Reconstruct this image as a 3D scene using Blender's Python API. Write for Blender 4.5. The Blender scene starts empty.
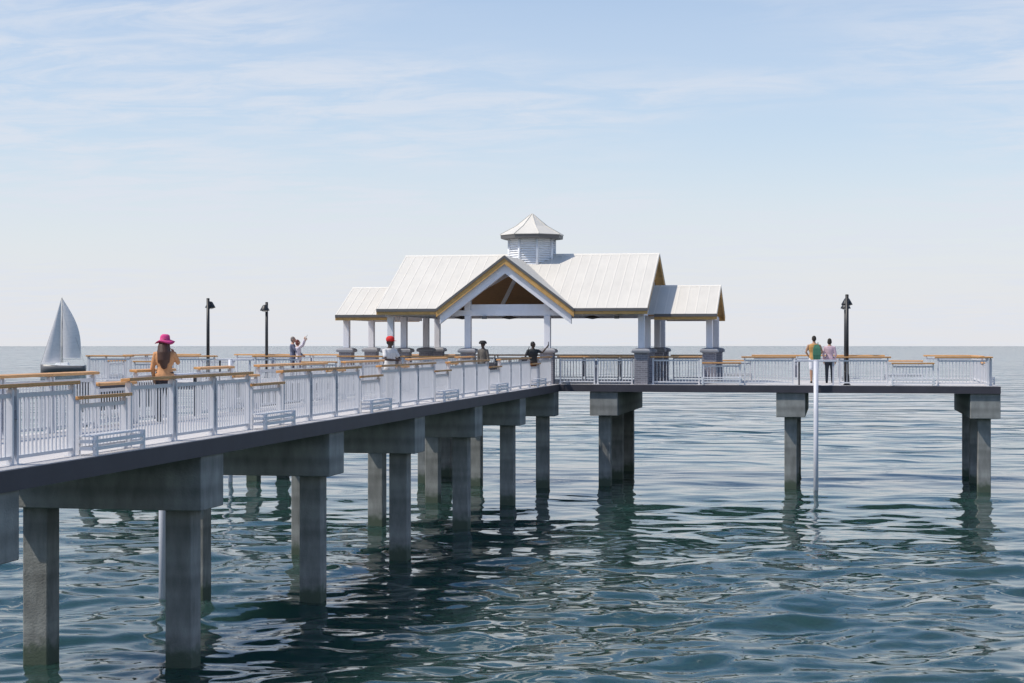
import bpy, bmesh, math, random
import numpy as np
from mathutils import Vector, Matrix
random.seed(4)
R = math.radians
sc = bpy.context.scene
COL = sc.collection

# ------------------------------------------------------------------ camera
WATER_EYE = 5.48                       # eye height above the water (z = 0)
YAW = math.atan(322.0 / 1690.0)        # the pier runs along +Y, the camera looks a little to its left
cam = bpy.data.cameras.new('camera')
cam.sensor_width = 36.0
cam.lens = 1690.0 / 1024.0 * 36.0
cam.clip_start = 0.1
cam.clip_end = 20000
cam_o = bpy.data.objects.new('camera', cam)
COL.objects.link(cam_o)
cam_o.location = (0, 0, WATER_EYE)
cam_o.rotation_euler = (R(90), 0, YAW)
sc.camera = cam_o

# ------------------------------------------------------------------ sky and sun
SUN_EL, SUN_SIDE = R(55), R(25)        # sun to the left of the view and a little behind the camera
to_sun = Vector((-math.cos(SUN_EL) * math.cos(SUN_SIDE), -math.cos(SUN_EL) * math.sin(SUN_SIDE), math.sin(SUN_EL)))
world = bpy.data.worlds.new('World')
sc.world = world
world.use_nodes = True
wn, wl = world.node_tree.nodes, world.node_tree.links
wn.clear()
sky = wn.new('ShaderNodeTexSky'); sky.sky_type = 'NISHITA'; sky.sun_disc = False
sky.sun_elevation = SUN_EL
sky.sun_rotation = math.atan2(to_sun.x, to_sun.y)
sky.air_density = 1.0; sky.dust_density = 0.4; sky.ozone_density = 3.0; sky.altitude = 0
tc = wn.new('ShaderNodeTexCoord')
sep = wn.new('ShaderNodeSeparateXYZ'); wl.new(tc.outputs['Generated'], sep.inputs[0])
# cirrus: planar cloud-deck coordinates (direction / height), so the streaks flatten towards the horizon
addz = wn.new('ShaderNodeMath'); addz.operation = 'ADD'; addz.inputs[1].default_value = 0.06; wl.new(sep.outputs['Z'], addz.inputs[0])
mx = wn.new('ShaderNodeMath'); mx.operation = 'MAXIMUM'; mx.inputs[1].default_value = 0.04; wl.new(addz.outputs[0], mx.inputs[0])
dx = wn.new('ShaderNodeMath'); dx.operation = 'DIVIDE'; wl.new(sep.outputs['X'], dx.inputs[0]); wl.new(mx.outputs[0], dx.inputs[1])
dy = wn.new('ShaderNodeMath'); dy.operation = 'DIVIDE'; wl.new(sep.outputs['Y'], dy.inputs[0]); wl.new(mx.outputs[0], dy.inputs[1])
cmb = wn.new('ShaderNodeCombineXYZ'); wl.new(dx.outputs[0], cmb.inputs[0]); wl.new(dy.outputs[0], cmb.inputs[1])
def wnoise(scale, detail, rough, lac, dist, loc, sx=1.0, sy=1.0, rot=0.0):
    mp = wn.new('ShaderNodeMapping'); wl.new(cmb.outputs[0], mp.inputs[0])
    mp.inputs['Location'].default_value = loc; mp.inputs['Scale'].default_value = (sx, sy, 1); mp.inputs['Rotation'].default_value = (0, 0, rot)
    n = wn.new('ShaderNodeTexNoise'); wl.new(mp.outputs[0], n.inputs['Vector'])
    n.inputs['Scale'].default_value = scale; n.inputs['Detail'].default_value = detail
    n.inputs['Roughness'].default_value = rough; n.inputs['Lacunarity'].default_value = lac; n.inputs['Distortion'].default_value = dist
    return n
n1 = wnoise(0.55, 3, 0.5, 2.0, 0.3, (3.1, 7.7, 0))
n2 = wnoise(2.6, 8, 0.62, 2.2, 0.5, (1.3, 2.2, 0), 1.0, 1.6, 0.25)
def ramp(nt, src, a, b):
    r = nt.nodes.new('ShaderNodeMapRange'); r.inputs['From Min'].default_value = a; r.inputs['From Max'].default_value = b
    r.interpolation_type = 'SMOOTHSTEP'
    nt.links.new(src, r.inputs['Value']); return r.outputs[0]
c1 = ramp(world.node_tree, n1.outputs['Fac'], 0.30, 0.58)
c2 = ramp(world.node_tree, n2.outputs['Fac'], 0.34, 0.66)
cm = wn.new('ShaderNodeMath'); cm.operation = 'MULTIPLY'; wl.new(c1, cm.inputs[0]); wl.new(c2, cm.inputs[1])
cf = wn.new('ShaderNodeMath'); cf.operation = 'MULTIPLY'; wl.new(cm.outputs[0], cf.inputs[0]); cz = wn.new('ShaderNodeMapRange'); cz.interpolation_type = 'SMOOTHSTEP'      # thin streaks low down, clearer blue above
for k_, v_ in (('From Min', 0.2), ('From Max', 0.4), ('To Min', 0.75), ('To Max', 0.3)): cz.inputs[k_].default_value = v_
wl.new(sep.outputs['Z'], cz.inputs['Value']); wl.new(cz.outputs[0], cf.inputs[1])
# marine haze low over the horizon
hz = wn.new('ShaderNodeMapRange'); hz.interpolation_type = 'SMOOTHSTEP'
hz.inputs['From Min'].default_value = 0.15; hz.inputs['From Max'].default_value = 0.0
hz.inputs['To Min'].default_value = 0.0; hz.inputs['To Max'].default_value = 0.88
wl.new(sep.outputs['Z'], hz.inputs['Value'])
HAZE_COL = (5.5, 5.55, 5.85, 1)
CLOUD_COL = (5.2, 5.5, 6.1, 1)
VEIL_COL = (5.6, 5.85, 6.4, 1)
mixh = wn.new('ShaderNodeMix'); mixh.data_type = 'RGBA'; wl.new(hz.outputs[0], mixh.inputs['Factor'])
mixv = wn.new('ShaderNodeMix'); mixv.data_type = 'RGBA'; vz = wn.new('ShaderNodeMapRange'); vz.interpolation_type = 'SMOOTHSTEP'
for k_, v_ in (('From Min', 0.16), ('From Max', 0.32), ('To Min', 0.5), ('To Max', 0.0)): vz.inputs[k_].default_value = v_
wl.new(sep.outputs['Z'], vz.inputs['Value']); wl.new(vz.outputs[0], mixv.inputs['Factor'])
hs = wn.new('ShaderNodeHueSaturation'); hs.inputs['Saturation'].default_value = 1.28; wl.new(sky.outputs[0], hs.inputs['Color'])
wl.new(hs.outputs[0], mixv.inputs['A']); mixv.inputs['B'].default_value = VEIL_COL
wl.new(mixv.outputs['Result'], mixh.inputs['A']); mixh.inputs['B'].default_value = HAZE_COL
mixc = wn.new('ShaderNodeMix'); mixc.data_type = 'RGBA'; wl.new(cf.outputs[0], mixc.inputs['Factor'])
wl.new(mixh.outputs['Result'], mixc.inputs['A']); mixc.inputs['B'].default_value = CLOUD_COL
bg = wn.new('ShaderNodeBackground'); bg.inputs['Strength'].default_value = 0.110
# broken brighter cloud higher up, over and behind the camera: the water mirrors it
n3 = wnoise(1.5, 6, 0.5, 2.1, 0.4, (8.3, 4.1, 0))
c3 = ramp(world.node_tree, n3.outputs['Fac'], 0.58, 0.63)
hi = ramp(world.node_tree, sep.outputs['Z'], 0.22, 0.31)
c4 = wn.new('ShaderNodeMath'); c4.operation = 'MULTIPLY'; wl.new(c3, c4.inputs[0]); wl.new(hi, c4.inputs[1])
c5 = wn.new('ShaderNodeMath'); c5.operation = 'MULTIPLY'; c5.inputs[1].default_value = 0.9; wl.new(c4.outputs[0], c5.inputs[0])
mixd = wn.new('ShaderNodeMix'); mixd.data_type = 'RGBA'; wl.new(c5.outputs[0], mixd.inputs['Factor'])
wl.new(mixc.outputs['Result'], mixd.inputs['A']); mixd.inputs['B'].default_value = (12.5, 12.6, 13.0, 1)
wl.new(mixd.outputs['Result'], bg.inputs['Color'])
wo = wn.new('ShaderNodeOutputWorld'); wl.new(bg.outputs[0], wo.inputs[0])

sun = bpy.data.lights.new('sun', 'SUN'); sun.energy = 3.1; sun.angle = R(0.6); sun.color = (1.0, 0.93, 0.82)
sun_o = bpy.data.objects.new('sun', sun); COL.objects.link(sun_o)
sun_o.location = (-60, -20, 90)
sun_o.rotation_euler = (-to_sun).to_track_quat('-Z', 'Y').to_euler()

vs = sc.view_settings
vs.view_transform = 'Standard'; vs.look = 'None'; vs.gamma = 1.0; vs.use_curve_mapping = False
vs.exposure = 0.35
sc.render.engine = 'CYCLES'
sc.cycles.max_bounces = 6; sc.cycles.diffuse_bounces = 3; sc.cycles.glossy_bounces = 3
sc.cycles.caustics_reflective = False; sc.cycles.caustics_refractive = False
sc.cycles.use_denoising = True

# ------------------------------------------------------------------ materials
def new_mat(name, color, rough=0.6, metal=0.0, noise=None, bump=None, spec=None):
    """noise=(scale, amount, stretch xyz); bump=(scale, strength)"""
    m = bpy.data.materials.new(name); m.use_nodes = True
    nt = m.node_tree; b = nt.nodes['Principled BSDF']
    b.inputs['Base Color'].default_value = (*color, 1); b.inputs['Roughness'].default_value = rough
    b.inputs['Metallic'].default_value = metal
    if spec is not None: b.inputs['Specular IOR Level'].default_value = spec
    t = nt.nodes.new('ShaderNodeTexCoord'); oi = nt.nodes.new('ShaderNodeObjectInfo')
    off = nt.nodes.new('ShaderNodeVectorMath'); off.operation = 'MULTIPLY_ADD'
    cx_ = nt.nodes.new('ShaderNodeCombineXYZ')
    for i in range(3): nt.links.new(oi.outputs['Random'], cx_.inputs[i])
    nt.links.new(cx_.outputs[0], off.inputs[0]); off.inputs[1].default_value = (37, 19, 53)
    nt.links.new(t.outputs['Object'], off.inputs[2])
    m['vec'] = 1
    last = None
    if noise:
        sc_, amt, st = noise
        mp = nt.nodes.new('ShaderNodeMapping'); mp.inputs['Scale'].default_value = st
        nt.links.new(off.outputs[0], mp.inputs[0])
        n = nt.nodes.new('ShaderNodeTexNoise'); n.inputs['Scale'].default_value = sc_; n.inputs['Detail'].default_value = 6; n.inputs['Roughness'].default_value = 0.6
        nt.links.new(mp.outputs[0], n.inputs['Vector'])
        mr = nt.nodes.new('ShaderNodeMapRange'); mr.inputs['From Min'].default_value = 0.3; mr.inputs['From Max'].default_value = 0.7
        mr.inputs['To Min'].default_value = 1 - amt; mr.inputs['To Max'].default_value = 1 + amt
        nt.links.new(n.outputs['Fac'], mr.inputs['Value'])
        mul = nt.nodes.new('ShaderNodeVectorMath'); mul.operation = 'SCALE'; mul.inputs[0].default_value = color
        nt.links.new(mr.outputs[0], mul.inputs['Scale']); nt.links.new(mul.outputs[0], b.inputs['Base Color'])
        last = mul
    if bump:
        n = nt.nodes.new('ShaderNodeTexNoise'); n.inputs['Scale'].default_value = bump[0]; n.inputs['Detail'].default_value = 4
        nt.links.new(off.outputs[0], n.inputs['Vector'])
        bp = nt.nodes.new('ShaderNodeBump'); bp.inputs['Strength'].default_value = bump[1]; bp.inputs['Distance'].default_value = 0.02
        nt.links.new(n.outputs['Fac'], bp.inputs['Height']); nt.links.new(bp.outputs[0], b.inputs['Normal'])
    m['last'] = last.name if last else ''
    return m

def world_bands(m, base):
    """concrete: casting-lift bands along world height and a weed stain just above the water"""
    nt = m.node_tree; b = nt.nodes['Principled BSDF']
    g = nt.nodes.new('ShaderNodeNewGeometry'); s = nt.nodes.new('ShaderNodeSeparateXYZ'); nt.links.new(g.outputs['Position'], s.inputs[0])
    n = nt.nodes.new('ShaderNodeTexNoise'); n.noise_dimensions = '1D'; n.inputs['Scale'].default_value = 2.4; n.inputs['Detail'].default_value = 1.5
    nt.links.new(s.outputs['Z'], n.inputs['W'])
    mr = nt.nodes.new('ShaderNodeMapRange'); mr.inputs['From Min'].default_value = 0.35; mr.inputs['From Max'].default_value = 0.65
    mr.inputs['To Min'].default_value = 0.80; mr.inputs['To Max'].default_value = 1.2; nt.links.new(n.outputs['Fac'], mr.inputs['Value'])
    mul = nt.nodes.new('ShaderNodeVectorMath'); mul.operation = 'SCALE'
    nt.links.new(nt.nodes[m['last']].outputs[0], mul.inputs[0]); nt.links.new(mr.outputs[0], mul.inputs['Scale'])
    n2 = nt.nodes.new('ShaderNodeTexNoise'); n2.inputs['Scale'].default_value = 6
    nt.links.new(g.outputs['Position'], n2.inputs['Vector'])
    ad = nt.nodes.new('ShaderNodeMath'); ad.operation = 'MULTIPLY_ADD'; nt.links.new(n2.outputs['Fac'], ad.inputs[0]); ad.inputs[1].default_value = -0.35
    nt.links.new(s.outputs['Z'], ad.inputs[2])
    w = nt.nodes.new('ShaderNodeMapRange'); w.interpolation_type = 'SMOOTHSTEP'; w.inputs['From Min'].default_value = 0.3; w.inputs['From Max'].default_value = 0.0
    nt.links.new(ad.outputs[0], w.inputs['Value'])
    mix = nt.nodes.new('ShaderNodeMix'); mix.data_type = 'RGBA'; nt.links.new(w.outputs[0], mix.inputs['Factor'])
    nt.links.new(mul.outputs[0], mix.inputs['A']); mix.inputs['B'].default_value = (0.075, 0.10, 0.07, 1)
    nt.links.new(mix.outputs['Result'], b.inputs['Base Color'])

M = {}
M['pile'] = new_mat('cast_concrete', (0.24, 0.243, 0.23), 0.85, noise=(5.0, 0.24, (1, 1, 0.3)), bump=(30, 0.4)); world_bands(M['pile'], None)
M['cap'] = new_mat('cap_concrete', (0.245, 0.248, 0.235), 0.85, noise=(4.0, 0.22, (1, 1, 0.35)), bump=(25, 0.4)); world_bands(M['cap'], None)
M['deck'] = new_mat('deck_concrete', (0.52, 0.50, 0.495), 0.8, noise=(1.2, 0.08, (1, 1, 1)), bump=(60, 0.1))
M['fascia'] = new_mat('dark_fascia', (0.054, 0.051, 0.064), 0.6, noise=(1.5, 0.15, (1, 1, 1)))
M['metal'] = new_mat('painted_railing', (0.66, 0.66, 0.685), 0.42, noise=(4, 0.05, (1, 1, 1)))
M['guard'] = new_mat('lightened_guard_metal', (0.80, 0.80, 0.82), 0.45)  # same paint as the railing, lightened to brighten the guards' shaded side
M['web_shade'] = new_mat('post_web_shade', (0.20, 0.21, 0.26), 0.5, noise=(4, 0.05, (1, 1, 1)))  # railing metal darkened: shade of the recess between twin posts, put into colour
M['metal_dark'] = new_mat('dark_post', (0.05, 0.05, 0.06), 0.5)
M['wood'] = new_mat('oiled_handrail', (0.64, 0.33, 0.12), 0.5, noise=(9, 0.22, (1, 1, 6)))
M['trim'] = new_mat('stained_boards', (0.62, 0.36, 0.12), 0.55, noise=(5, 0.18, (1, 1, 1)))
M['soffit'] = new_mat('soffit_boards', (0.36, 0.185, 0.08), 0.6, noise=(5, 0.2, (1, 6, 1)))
M['roof'] = new_mat('roof_sheet', (0.655, 0.62, 0.56), 0.5, noise=(0.8, 0.05, (2, 1, 1)))
M['seam'] = new_mat('seam_cap', (0.75, 0.71, 0.64), 0.45)
M['gutter'] = new_mat('grey_flashing', (0.13, 0.125, 0.125), 0.5, noise=(3, 0.08, (1, 1, 1)))
M['white'] = new_mat('white_timber', (0.84, 0.83, 0.87), 0.5, noise=(4, 0.05, (1, 1, 0.4)))
M['louvre'] = new_mat('louvre_paint', (0.84, 0.85, 0.88), 0.5, noise=(4, 0.05, (1, 1, 1)))
M['slate'] = new_mat('cast_coping', (0.29, 0.295, 0.32), 0.7, noise=(8, 0.12, (1, 1, 1)))
M['black'] = new_mat('black_metal', (0.02, 0.02, 0.021), 0.45, noise=(6, 0.1, (1, 1, 1)))
M['galv'] = new_mat('galvanised_steel', (0.58, 0.59, 0.65), 0.4, noise=(5, 0.08, (1, 1, 0.3)))
M['lens'] = new_mat('frosted_lens', (0.7, 0.7, 0.66), 0.3)
M['sail'] = new_mat('sailcloth', (0.88, 0.83, 0.82), 0.8, noise=(1.2, 0.06, (1, 1, 3)))
M['hull'] = new_mat('dark_hull', (0.15, 0.145, 0.15), 0.4, noise=(2, 0.1, (1, 1, 1)))
M['gel'] = new_mat('white_deck_paint', (0.72, 0.72, 0.72), 0.4)
def brick_mat():
    m = bpy.data.materials.new('grey_brick'); m.use_nodes = True
    nt = m.node_tree; b = nt.nodes['Principled BSDF']; b.inputs['Roughness'].default_value = 0.85
    t = nt.nodes.new('ShaderNodeTexCoord'); s = nt.nodes.new('ShaderNodeSeparateXYZ'); nt.links.new(t.outputs['Object'], s.inputs[0])
    a = nt.nodes.new('ShaderNodeMath'); a.operation = 'ADD'; nt.links.new(s.outputs[0], a.inputs[0]); nt.links.new(s.outputs[1], a.inputs[1])
    c = nt.nodes.new('ShaderNodeCombineXYZ'); nt.links.new(a.outputs[0], c.inputs[0]); nt.links.new(s.outputs[2], c.inputs[1])
    br = nt.nodes.new('ShaderNodeTexBrick'); nt.links.new(c.outputs[0], br.inputs['Vector'])
    br.inputs['Scale'].default_value = 1.0; br.inputs['Brick Width'].default_value = 0.21; br.inputs['Row Height'].default_value = 0.075
    br.inputs['Mortar Size'].default_value = 0.008
    br.inputs['Color1'].default_value = (0.20, 0.185, 0.21, 1); br.inputs['Color2'].default_value = (0.28, 0.262, 0.29, 1); br.inputs['Mortar'].default_value = (0.38, 0.38, 0.41, 1)
    nt.links.new(br.outputs['Color'], b.inputs['Base Color'])
    bp = nt.nodes.new('ShaderNodeBump'); bp.inputs['Strength'].default_value = 0.6; bp.inputs['Distance'].default_value = 0.01; bp.invert = True
    nt.links.new(br.outputs['Fac'], bp.inputs['Height']); nt.links.new(bp.outputs[0], b.inputs['Normal'])
    return m
M['brick'] = brick_mat()
def cloth(name, col, rough=0.85):
    if name not in M: M[name] = new_mat(name, col, rough, noise=(14, 0.14, (1, 1, 0.5)))
    return M[name]

def sea_mat():
    m = bpy.data.materials.new('sea_water'); m.use_nodes = True
    nt = m.node_tree; b = nt.nodes['Principled BSDF']
    b.inputs['Base Color'].default_value = (0.019, 0.047, 0.042, 1)
    b.subsurface_method = 'BURLEY'; b.inputs['Subsurface Weight'].default_value = 1.0     # light spreads sideways in the water body
    b.inputs['Subsurface Radius'].default_value = (0.7, 1.0, 0.8); b.inputs['Subsurface Scale'].default_value = 3.5
    b.inputs['Roughness'].default_value = 0.035; b.inputs['IOR'].default_value = 1.333
    g = nt.nodes.new('ShaderNodeNewGeometry')
    def nz(scale, st, rot, detail, dist):
        mp = nt.nodes.new('ShaderNodeMapping'); mp.inputs['Scale'].default_value = st; mp.inputs['Rotation'].default_value = (0, 0, rot)
        nt.links.new(g.outputs['Position'], mp.inputs[0])
        n = nt.nodes.new('ShaderNodeTexNoise'); n.inputs['Scale'].default_value = scale; n.inputs['Detail'].default_value = detail
        n.inputs['Roughness'].default_value = 0.55; n.inputs['Distortion'].default_value = 0.4
        nt.links.new(mp.outputs[0], n.inputs['Vector'])
        bp = nt.nodes.new('ShaderNodeBump'); bp.inputs['Strength'].default_value = 1.0; bp.inputs['Distance'].default_value = dist
        nt.links.new(n.outputs['Fac'], bp.inputs['Height'])
        return bp
    b1 = nz(0.2, (0.4, 1, 1), -YAW, 3, 2.2)
    dist = nt.nodes.new('ShaderNodeVectorMath'); dist.operation = 'DISTANCE'; dist.inputs[1].default_value = (-8, 40, 0)
    nt.links.new(g.outputs['Position'], dist.inputs[0])
    far = nt.nodes.new('ShaderNodeMapRange'); far.inputs['From Min'].default_value = 25; far.inputs['From Max'].default_value = 110
    far.inputs['To Min'].default_value = 0.12; far.inputs['To Max'].default_value = 1.0   # sheltered round the pier, choppier in open water
    nt.links.new(dist.outputs['Value'], far.inputs['Value']); nt.links.new(far.outputs[0], b1.inputs['Strength'])
    b2 = nz(0.9, (0.6, 1, 1), -YAW + 0.3, 3, 0.026)
    nt.links.new(b1.outputs[0], b2.inputs['Normal'])
    nt.links.new(b2.outputs[0], b.inputs['Normal'])
    return m
M['sea'] = sea_mat()

# ------------------------------------------------------------------ mesh helpers
class MB:
    def __init__(s): s.v = []; s.f = []; s.sm = []
    def add(s, vs_, fs, smooth=False):
        o = len(s.v); s.v += [tuple(v) for v in vs_]
        for f in fs: s.f.append(tuple(i + o for i in f)); s.sm.append(smooth)
        return s
    def hexa(s, p):   # 8 points: bottom ring 0-3 (counter-clockwise from above), top ring 4-7
        return s.add(p, [(3, 2, 1, 0), (4, 5, 6, 7), (0, 1, 5, 4), (1, 2, 6, 5), (2, 3, 7, 6), (3, 0, 4, 7)])
    def box(s, x0, x1, y0, y1, z0, z1):
        return s.hexa([(x0, y0, z0), (x1, y0, z0), (x1, y1, z0), (x0, y1, z0), (x0, y0, z1), (x1, y0, z1), (x1, y1, z1), (x0, y1, z1)])
    def bar(s, a, b, wx, wy):   # straight bar between two points, square section
        a, b = Vector(a), Vector(b); d = (b - a).normalized()
        u = d.cross(Vector((0, 0, 1)))
        if u.length < 1e-3: u = Vector((1, 0, 0))
        u.normalize(); w = u.cross(d).normalized()
        P = []
        for c in (a, b):
            for i, j in ((-1, -1), (1, -1), (1, 1), (-1, 1)): P.append(c + u * (i * wx / 2) + w * (j * wy / 2))
        return s.add(P, [(3, 2, 1, 0), (4, 5, 6, 7), (0, 1, 5, 4), (1, 2, 6, 5), (2, 3, 7, 6), (3, 0, 4, 7)])
    def cyl(s, a, b, r0, r1=None, n=16):
        r1 = r0 if r1 is None else r1
        a, b = Vector(a), Vector(b); d = (b - a).normalized()
        u = d.orthogonal().normalized(); w = d.cross(u)
        P = []
        for c, r in ((a, r0), (b, r1)):
            for k in range(n):
                t = 2 * math.pi * k / n; P.append(c + u * (r * math.cos(t)) + w * (r * math.sin(t)))
        o = len(s.v)
        s.add(P, [(k, (k + 1) % n, n + (k + 1) % n, n + k) for k in range(n)], True)
        s.f.append(tuple(o + k for k in reversed(range(n)))); s.sm.append(False)
        s.f.append(tuple(o + n + k for k in range(n))); s.sm.append(False)
        return s
    def rings(s, rs, smooth=True, n=None):   # list of rings (each a list of n points), capped
        n = len(rs[0]); o = len(s.v); P = [p for r in rs for p in r]
        F = []
        for i in range(len(rs) - 1):
            for k in range(n): F.append((i * n + k, i * n + (k + 1) % n, (i + 1) * n + (k + 1) % n, (i + 1) * n + k))
        s.add(P, F, smooth)
        s.f.append(tuple(o + k for k in reversed(range(n)))); s.sm.append(smooth)
        s.f.append(tuple(o + (len(rs) - 1) * n + k for k in range(n))); s.sm.append(smooth)
        return s
    def lathe(s, prof, c=(0, 0, 0), n=20, smooth=True, rot=0.0):
        return s.rings([[(c[0] + r * math.cos(2 * math.pi * k / n + rot), c[1] + r * math.sin(2 * math.pi * k / n + rot), c[2] + z) for k in range(n)] for r, z in prof], smooth)
    def tube(s, pts, rad, n=12):   # rounded tube through points with a radius each
        pts = [Vector(p) for p in pts]; rs = []
        def ring(c, d, r):
            u = d.cross(Vector((0.31, 0.93, 0.17))).normalized(); w = d.cross(u)
            return [tuple(c + u * (r * math.cos(2 * math.pi * k / n)) + w * (r * math.sin(2 * math.pi * k / n))) for k in range(n)]
        d0 = (pts[1] - pts[0]).normalized(); d1 = (pts[-1] - pts[-2]).normalized()
        for t in (-0.97, -0.7, -0.35): rs.append(ring(pts[0] + d0 * (t * rad[0]), d0, rad[0] * math.sqrt(1 - t * t)))
        for i, p in enumerate(pts):
            d = d0 if i == 0 else d1 if i == len(pts) - 1 else ((pts[i] - pts[i - 1]).normalized() + (pts[i + 1] - pts[i]).normalized()).normalized()
            rs.append(ring(p, d, rad[i]))
        for t in (0.35, 0.7, 0.97): rs.append(ring(pts[-1] + d1 * (t * rad[-1]), d1, rad[-1] * math.sqrt(1 - t * t)))
        return s.rings(rs)
    def ell(s, c, r, n=16, m=10):
        rs = []
        for i in range(m + 1):
            t = -math.pi / 2 * 0.985 + math.pi * 0.985 * i / m
            rs.append([(c[0] + r[0] * math.cos(t) * math.cos(2 * math.pi * k / n), c[1] + r[1] * math.cos(t) * math.sin(2 * math.pi * k / n), c[2] + r[2] * math.sin(t)) for k in range(n)])
        return s.rings(rs)
    def prism(s, poly, off):   # planar polygon (3D points) extruded by vector off
        n = len(poly); off = Vector(off)
        P = [Vector(p) for p in poly] + [Vector(p) + off for p in poly]
        F = [tuple(range(n)), tuple(reversed(range(n, 2 * n)))] + [(k, n + k, n + (k + 1) % n, (k + 1) % n) for k in range(n)]
        s.add(P, F); return s
    def mesh(s, name, mat):
        me = bpy.data.meshes.new(name); me.from_pydata(s.v, [], s.f); me.materials.append(mat)
        me.polygons.foreach_set('use_smooth', s.sm)
        bm = bmesh.new(); bm.from_mesh(me); bmesh.ops.recalc_face_normals(bm, faces=bm.faces); bm.to_mesh(me); bm.free()
        me.update(); return me
    def build(s, name, mat, parent=None, bevel=0.0):
        return link(name, s.mesh(name, mat), parent, bevel)
def link(name, me, parent=None, bevel=0.0, loc=None):
    o = bpy.data.objects.new(name, me); COL.objects.link(o)
    if parent: o.parent = parent
    if loc: o.location = loc
    if bevel:
        b = o.modifiers.new('bevel', 'BEVEL'); b.width = bevel; b.segments = 2; b.limit_method = 'ANGLE'
    return o
def tag(o, label, cat, group=None, kind=None):
    if label: o['label'] = label
    if cat: o['category'] = cat
    if group: o['group'] = group
    if kind: o['kind'] = kind
    return o
def thing(name, label, cat, loc=(0, 0, 0), rz=0.0, group=None):
    o = bpy.data.objects.new(name, None); COL.objects.link(o); o.location = loc; o.rotation_euler = (0, 0, rz); o.empty_display_size = 0.2
    return tag(o, label, cat, group)

# ------------------------------------------------------------------ levels
DECK = 3.865                 # walking surface above the water
CX = -12.06                  # centre line of pier and head
HX0, HX1 = -29.78, 5.91      # pier head, left and right ends
HY0, HY1 = 63.16, 71.75      # pier head, front and back edges
PX0, PX1 = -13.92, -10.20    # pier walkway edges
PY0 = 6.0
EZ = WATER_EYE               # add to heights measured from the eye

# ------------------------------------------------------------------ sea
def build_sea():
    h, f = WATER_EYE, 1690.0
    a_f = np.concatenate([np.arange(-21.0, 21.001, 0.048)])
    side = 21 + (np.linspace(0, 1, 50)[1:] ** 1.5) * 159
    ang = np.concatenate([-side[::-1], a_f, side[:-1]])
    inv = np.linspace(1 / 22.0, 1 / 4300.0, 520)
    r = np.concatenate([[0.4, 4, 8, 12, 15, 17, 18.5, 20, 21], 1 / inv])
    dr = np.gradient(r)
    A = np.radians(ang)
    # direction: forward is (-sin yaw, cos yaw); positive angle turns to the right
    X = r[:, None] * np.sin(A[None, :] - YAW); Y = r[:, None] * np.cos(A[None, :] - YAW)
    rng = np.random.default_rng(11)
    Z = np.zeros_like(X)
    N = 90
    lam = np.exp(rng.uniform(np.log(0.5), np.log(5.0), N))
    th = rng.normal(math.pi / 2 + YAW + 0.25, 0.62, N)
    ph = rng.uniform(0, 2 * np.pi, N)
    slope = 0.0140 * (lam / 2.0) ** 0.15 * np.exp(rng.normal(0, 0.25, N))
    amp = slope * lam / (2 * np.pi)
    # warp the phase a little so that crests are short and uneven
    wx = 0.35 * np.sin(X * 0.23 + Y * 0.11) + 0.25 * np.sin(Y * 0.31 - X * 0.19 + 1.0)
    gust = 0.85 + 0.3 * np.sin(X * 0.045 + 1.3) * np.sin(Y * 0.06 + 0.4) + 0.15 * np.sin(X * 0.13 - Y * 0.09)
    for i in range(N):
        k = 2 * np.pi / lam[i]
        damp = np.clip((lam[i] / np.maximum(dr, 0.02) - 2.0) / 2.5, 0, 1)[:, None]
        Z += damp * amp[i] * np.sin(k * (X * math.cos(th[i]) + Y * math.sin(th[i]) + 0.5 * wx) + ph[i])
    Z *= gust
    RC = 2 * h / (4.5 / f) ** 2
    Z -= (r[:, None] ** 2) / (2 * RC)
    nr, na = X.shape
    V = np.stack([X, Y, Z], -1).reshape(-1, 3).astype(np.float32)
    i0 = np.arange(nr - 1)[:, None] * na; j = np.arange(na)[None, :]; j1 = (j + 1) % na
    quads = np.stack([i0 + j, i0 + j1, i0 + na + j1, i0 + na + j], -1).reshape(-1, 4)[:, ::-1]
    me = bpy.data.meshes.new('sea')
    me.vertices.add(len(V)); me.vertices.foreach_set('co', V.ravel())
    nq = len(quads)
    me.loops.add(nq * 4); me.loops.foreach_set('vertex_index', quads.ravel().astype(np.int32))
    me.polygons.add(nq); me.polygons.foreach_set('loop_start', (np.arange(nq) * 4).astype(np.int32))
    me.polygons.foreach_set('use_smooth', np.ones(nq, dtype=bool))
    me.materials.append(M['sea']); me.update(calc_edges=True); me.validate()
    o = link('sea', me); o['kind'] = 'structure'
    return o
build_sea()

# ------------------------------------------------------------------ pier: deck, fascia, pile caps > piles
pier = thing('pier', 'long concrete pier on square piles ending in a wide pier head', 'pier', (CX, 35, DECK))
def rel(o, parent):    # parent keeping world coordinates
    o.parent = parent; o.matrix_parent_inverse = Matrix.Translation(-Vector(parent.location)); return o
def W(mb, name, mat, parent, bevel=0.0): return rel(mb.build(name, mat, None, bevel), parent)
mb = MB(); mb.box(PX0 + .03, PX1 - .03, PY0, HY0 + .03, DECK - .22, DECK)
mb.box(HX0 + .03, HX1 - .03, HY0 + .03, HY1 - .03, DECK - .22, DECK)
W(mb, 'deck_slab', M['deck'], pier)
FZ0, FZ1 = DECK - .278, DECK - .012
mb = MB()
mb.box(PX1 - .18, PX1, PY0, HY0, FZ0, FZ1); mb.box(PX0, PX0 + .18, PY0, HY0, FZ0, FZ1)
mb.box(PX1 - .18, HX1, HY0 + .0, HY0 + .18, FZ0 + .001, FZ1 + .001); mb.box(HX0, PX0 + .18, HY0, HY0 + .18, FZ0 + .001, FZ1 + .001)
mb.box(HX0, HX1, HY1 - .18, HY1, FZ0, FZ1)
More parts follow.
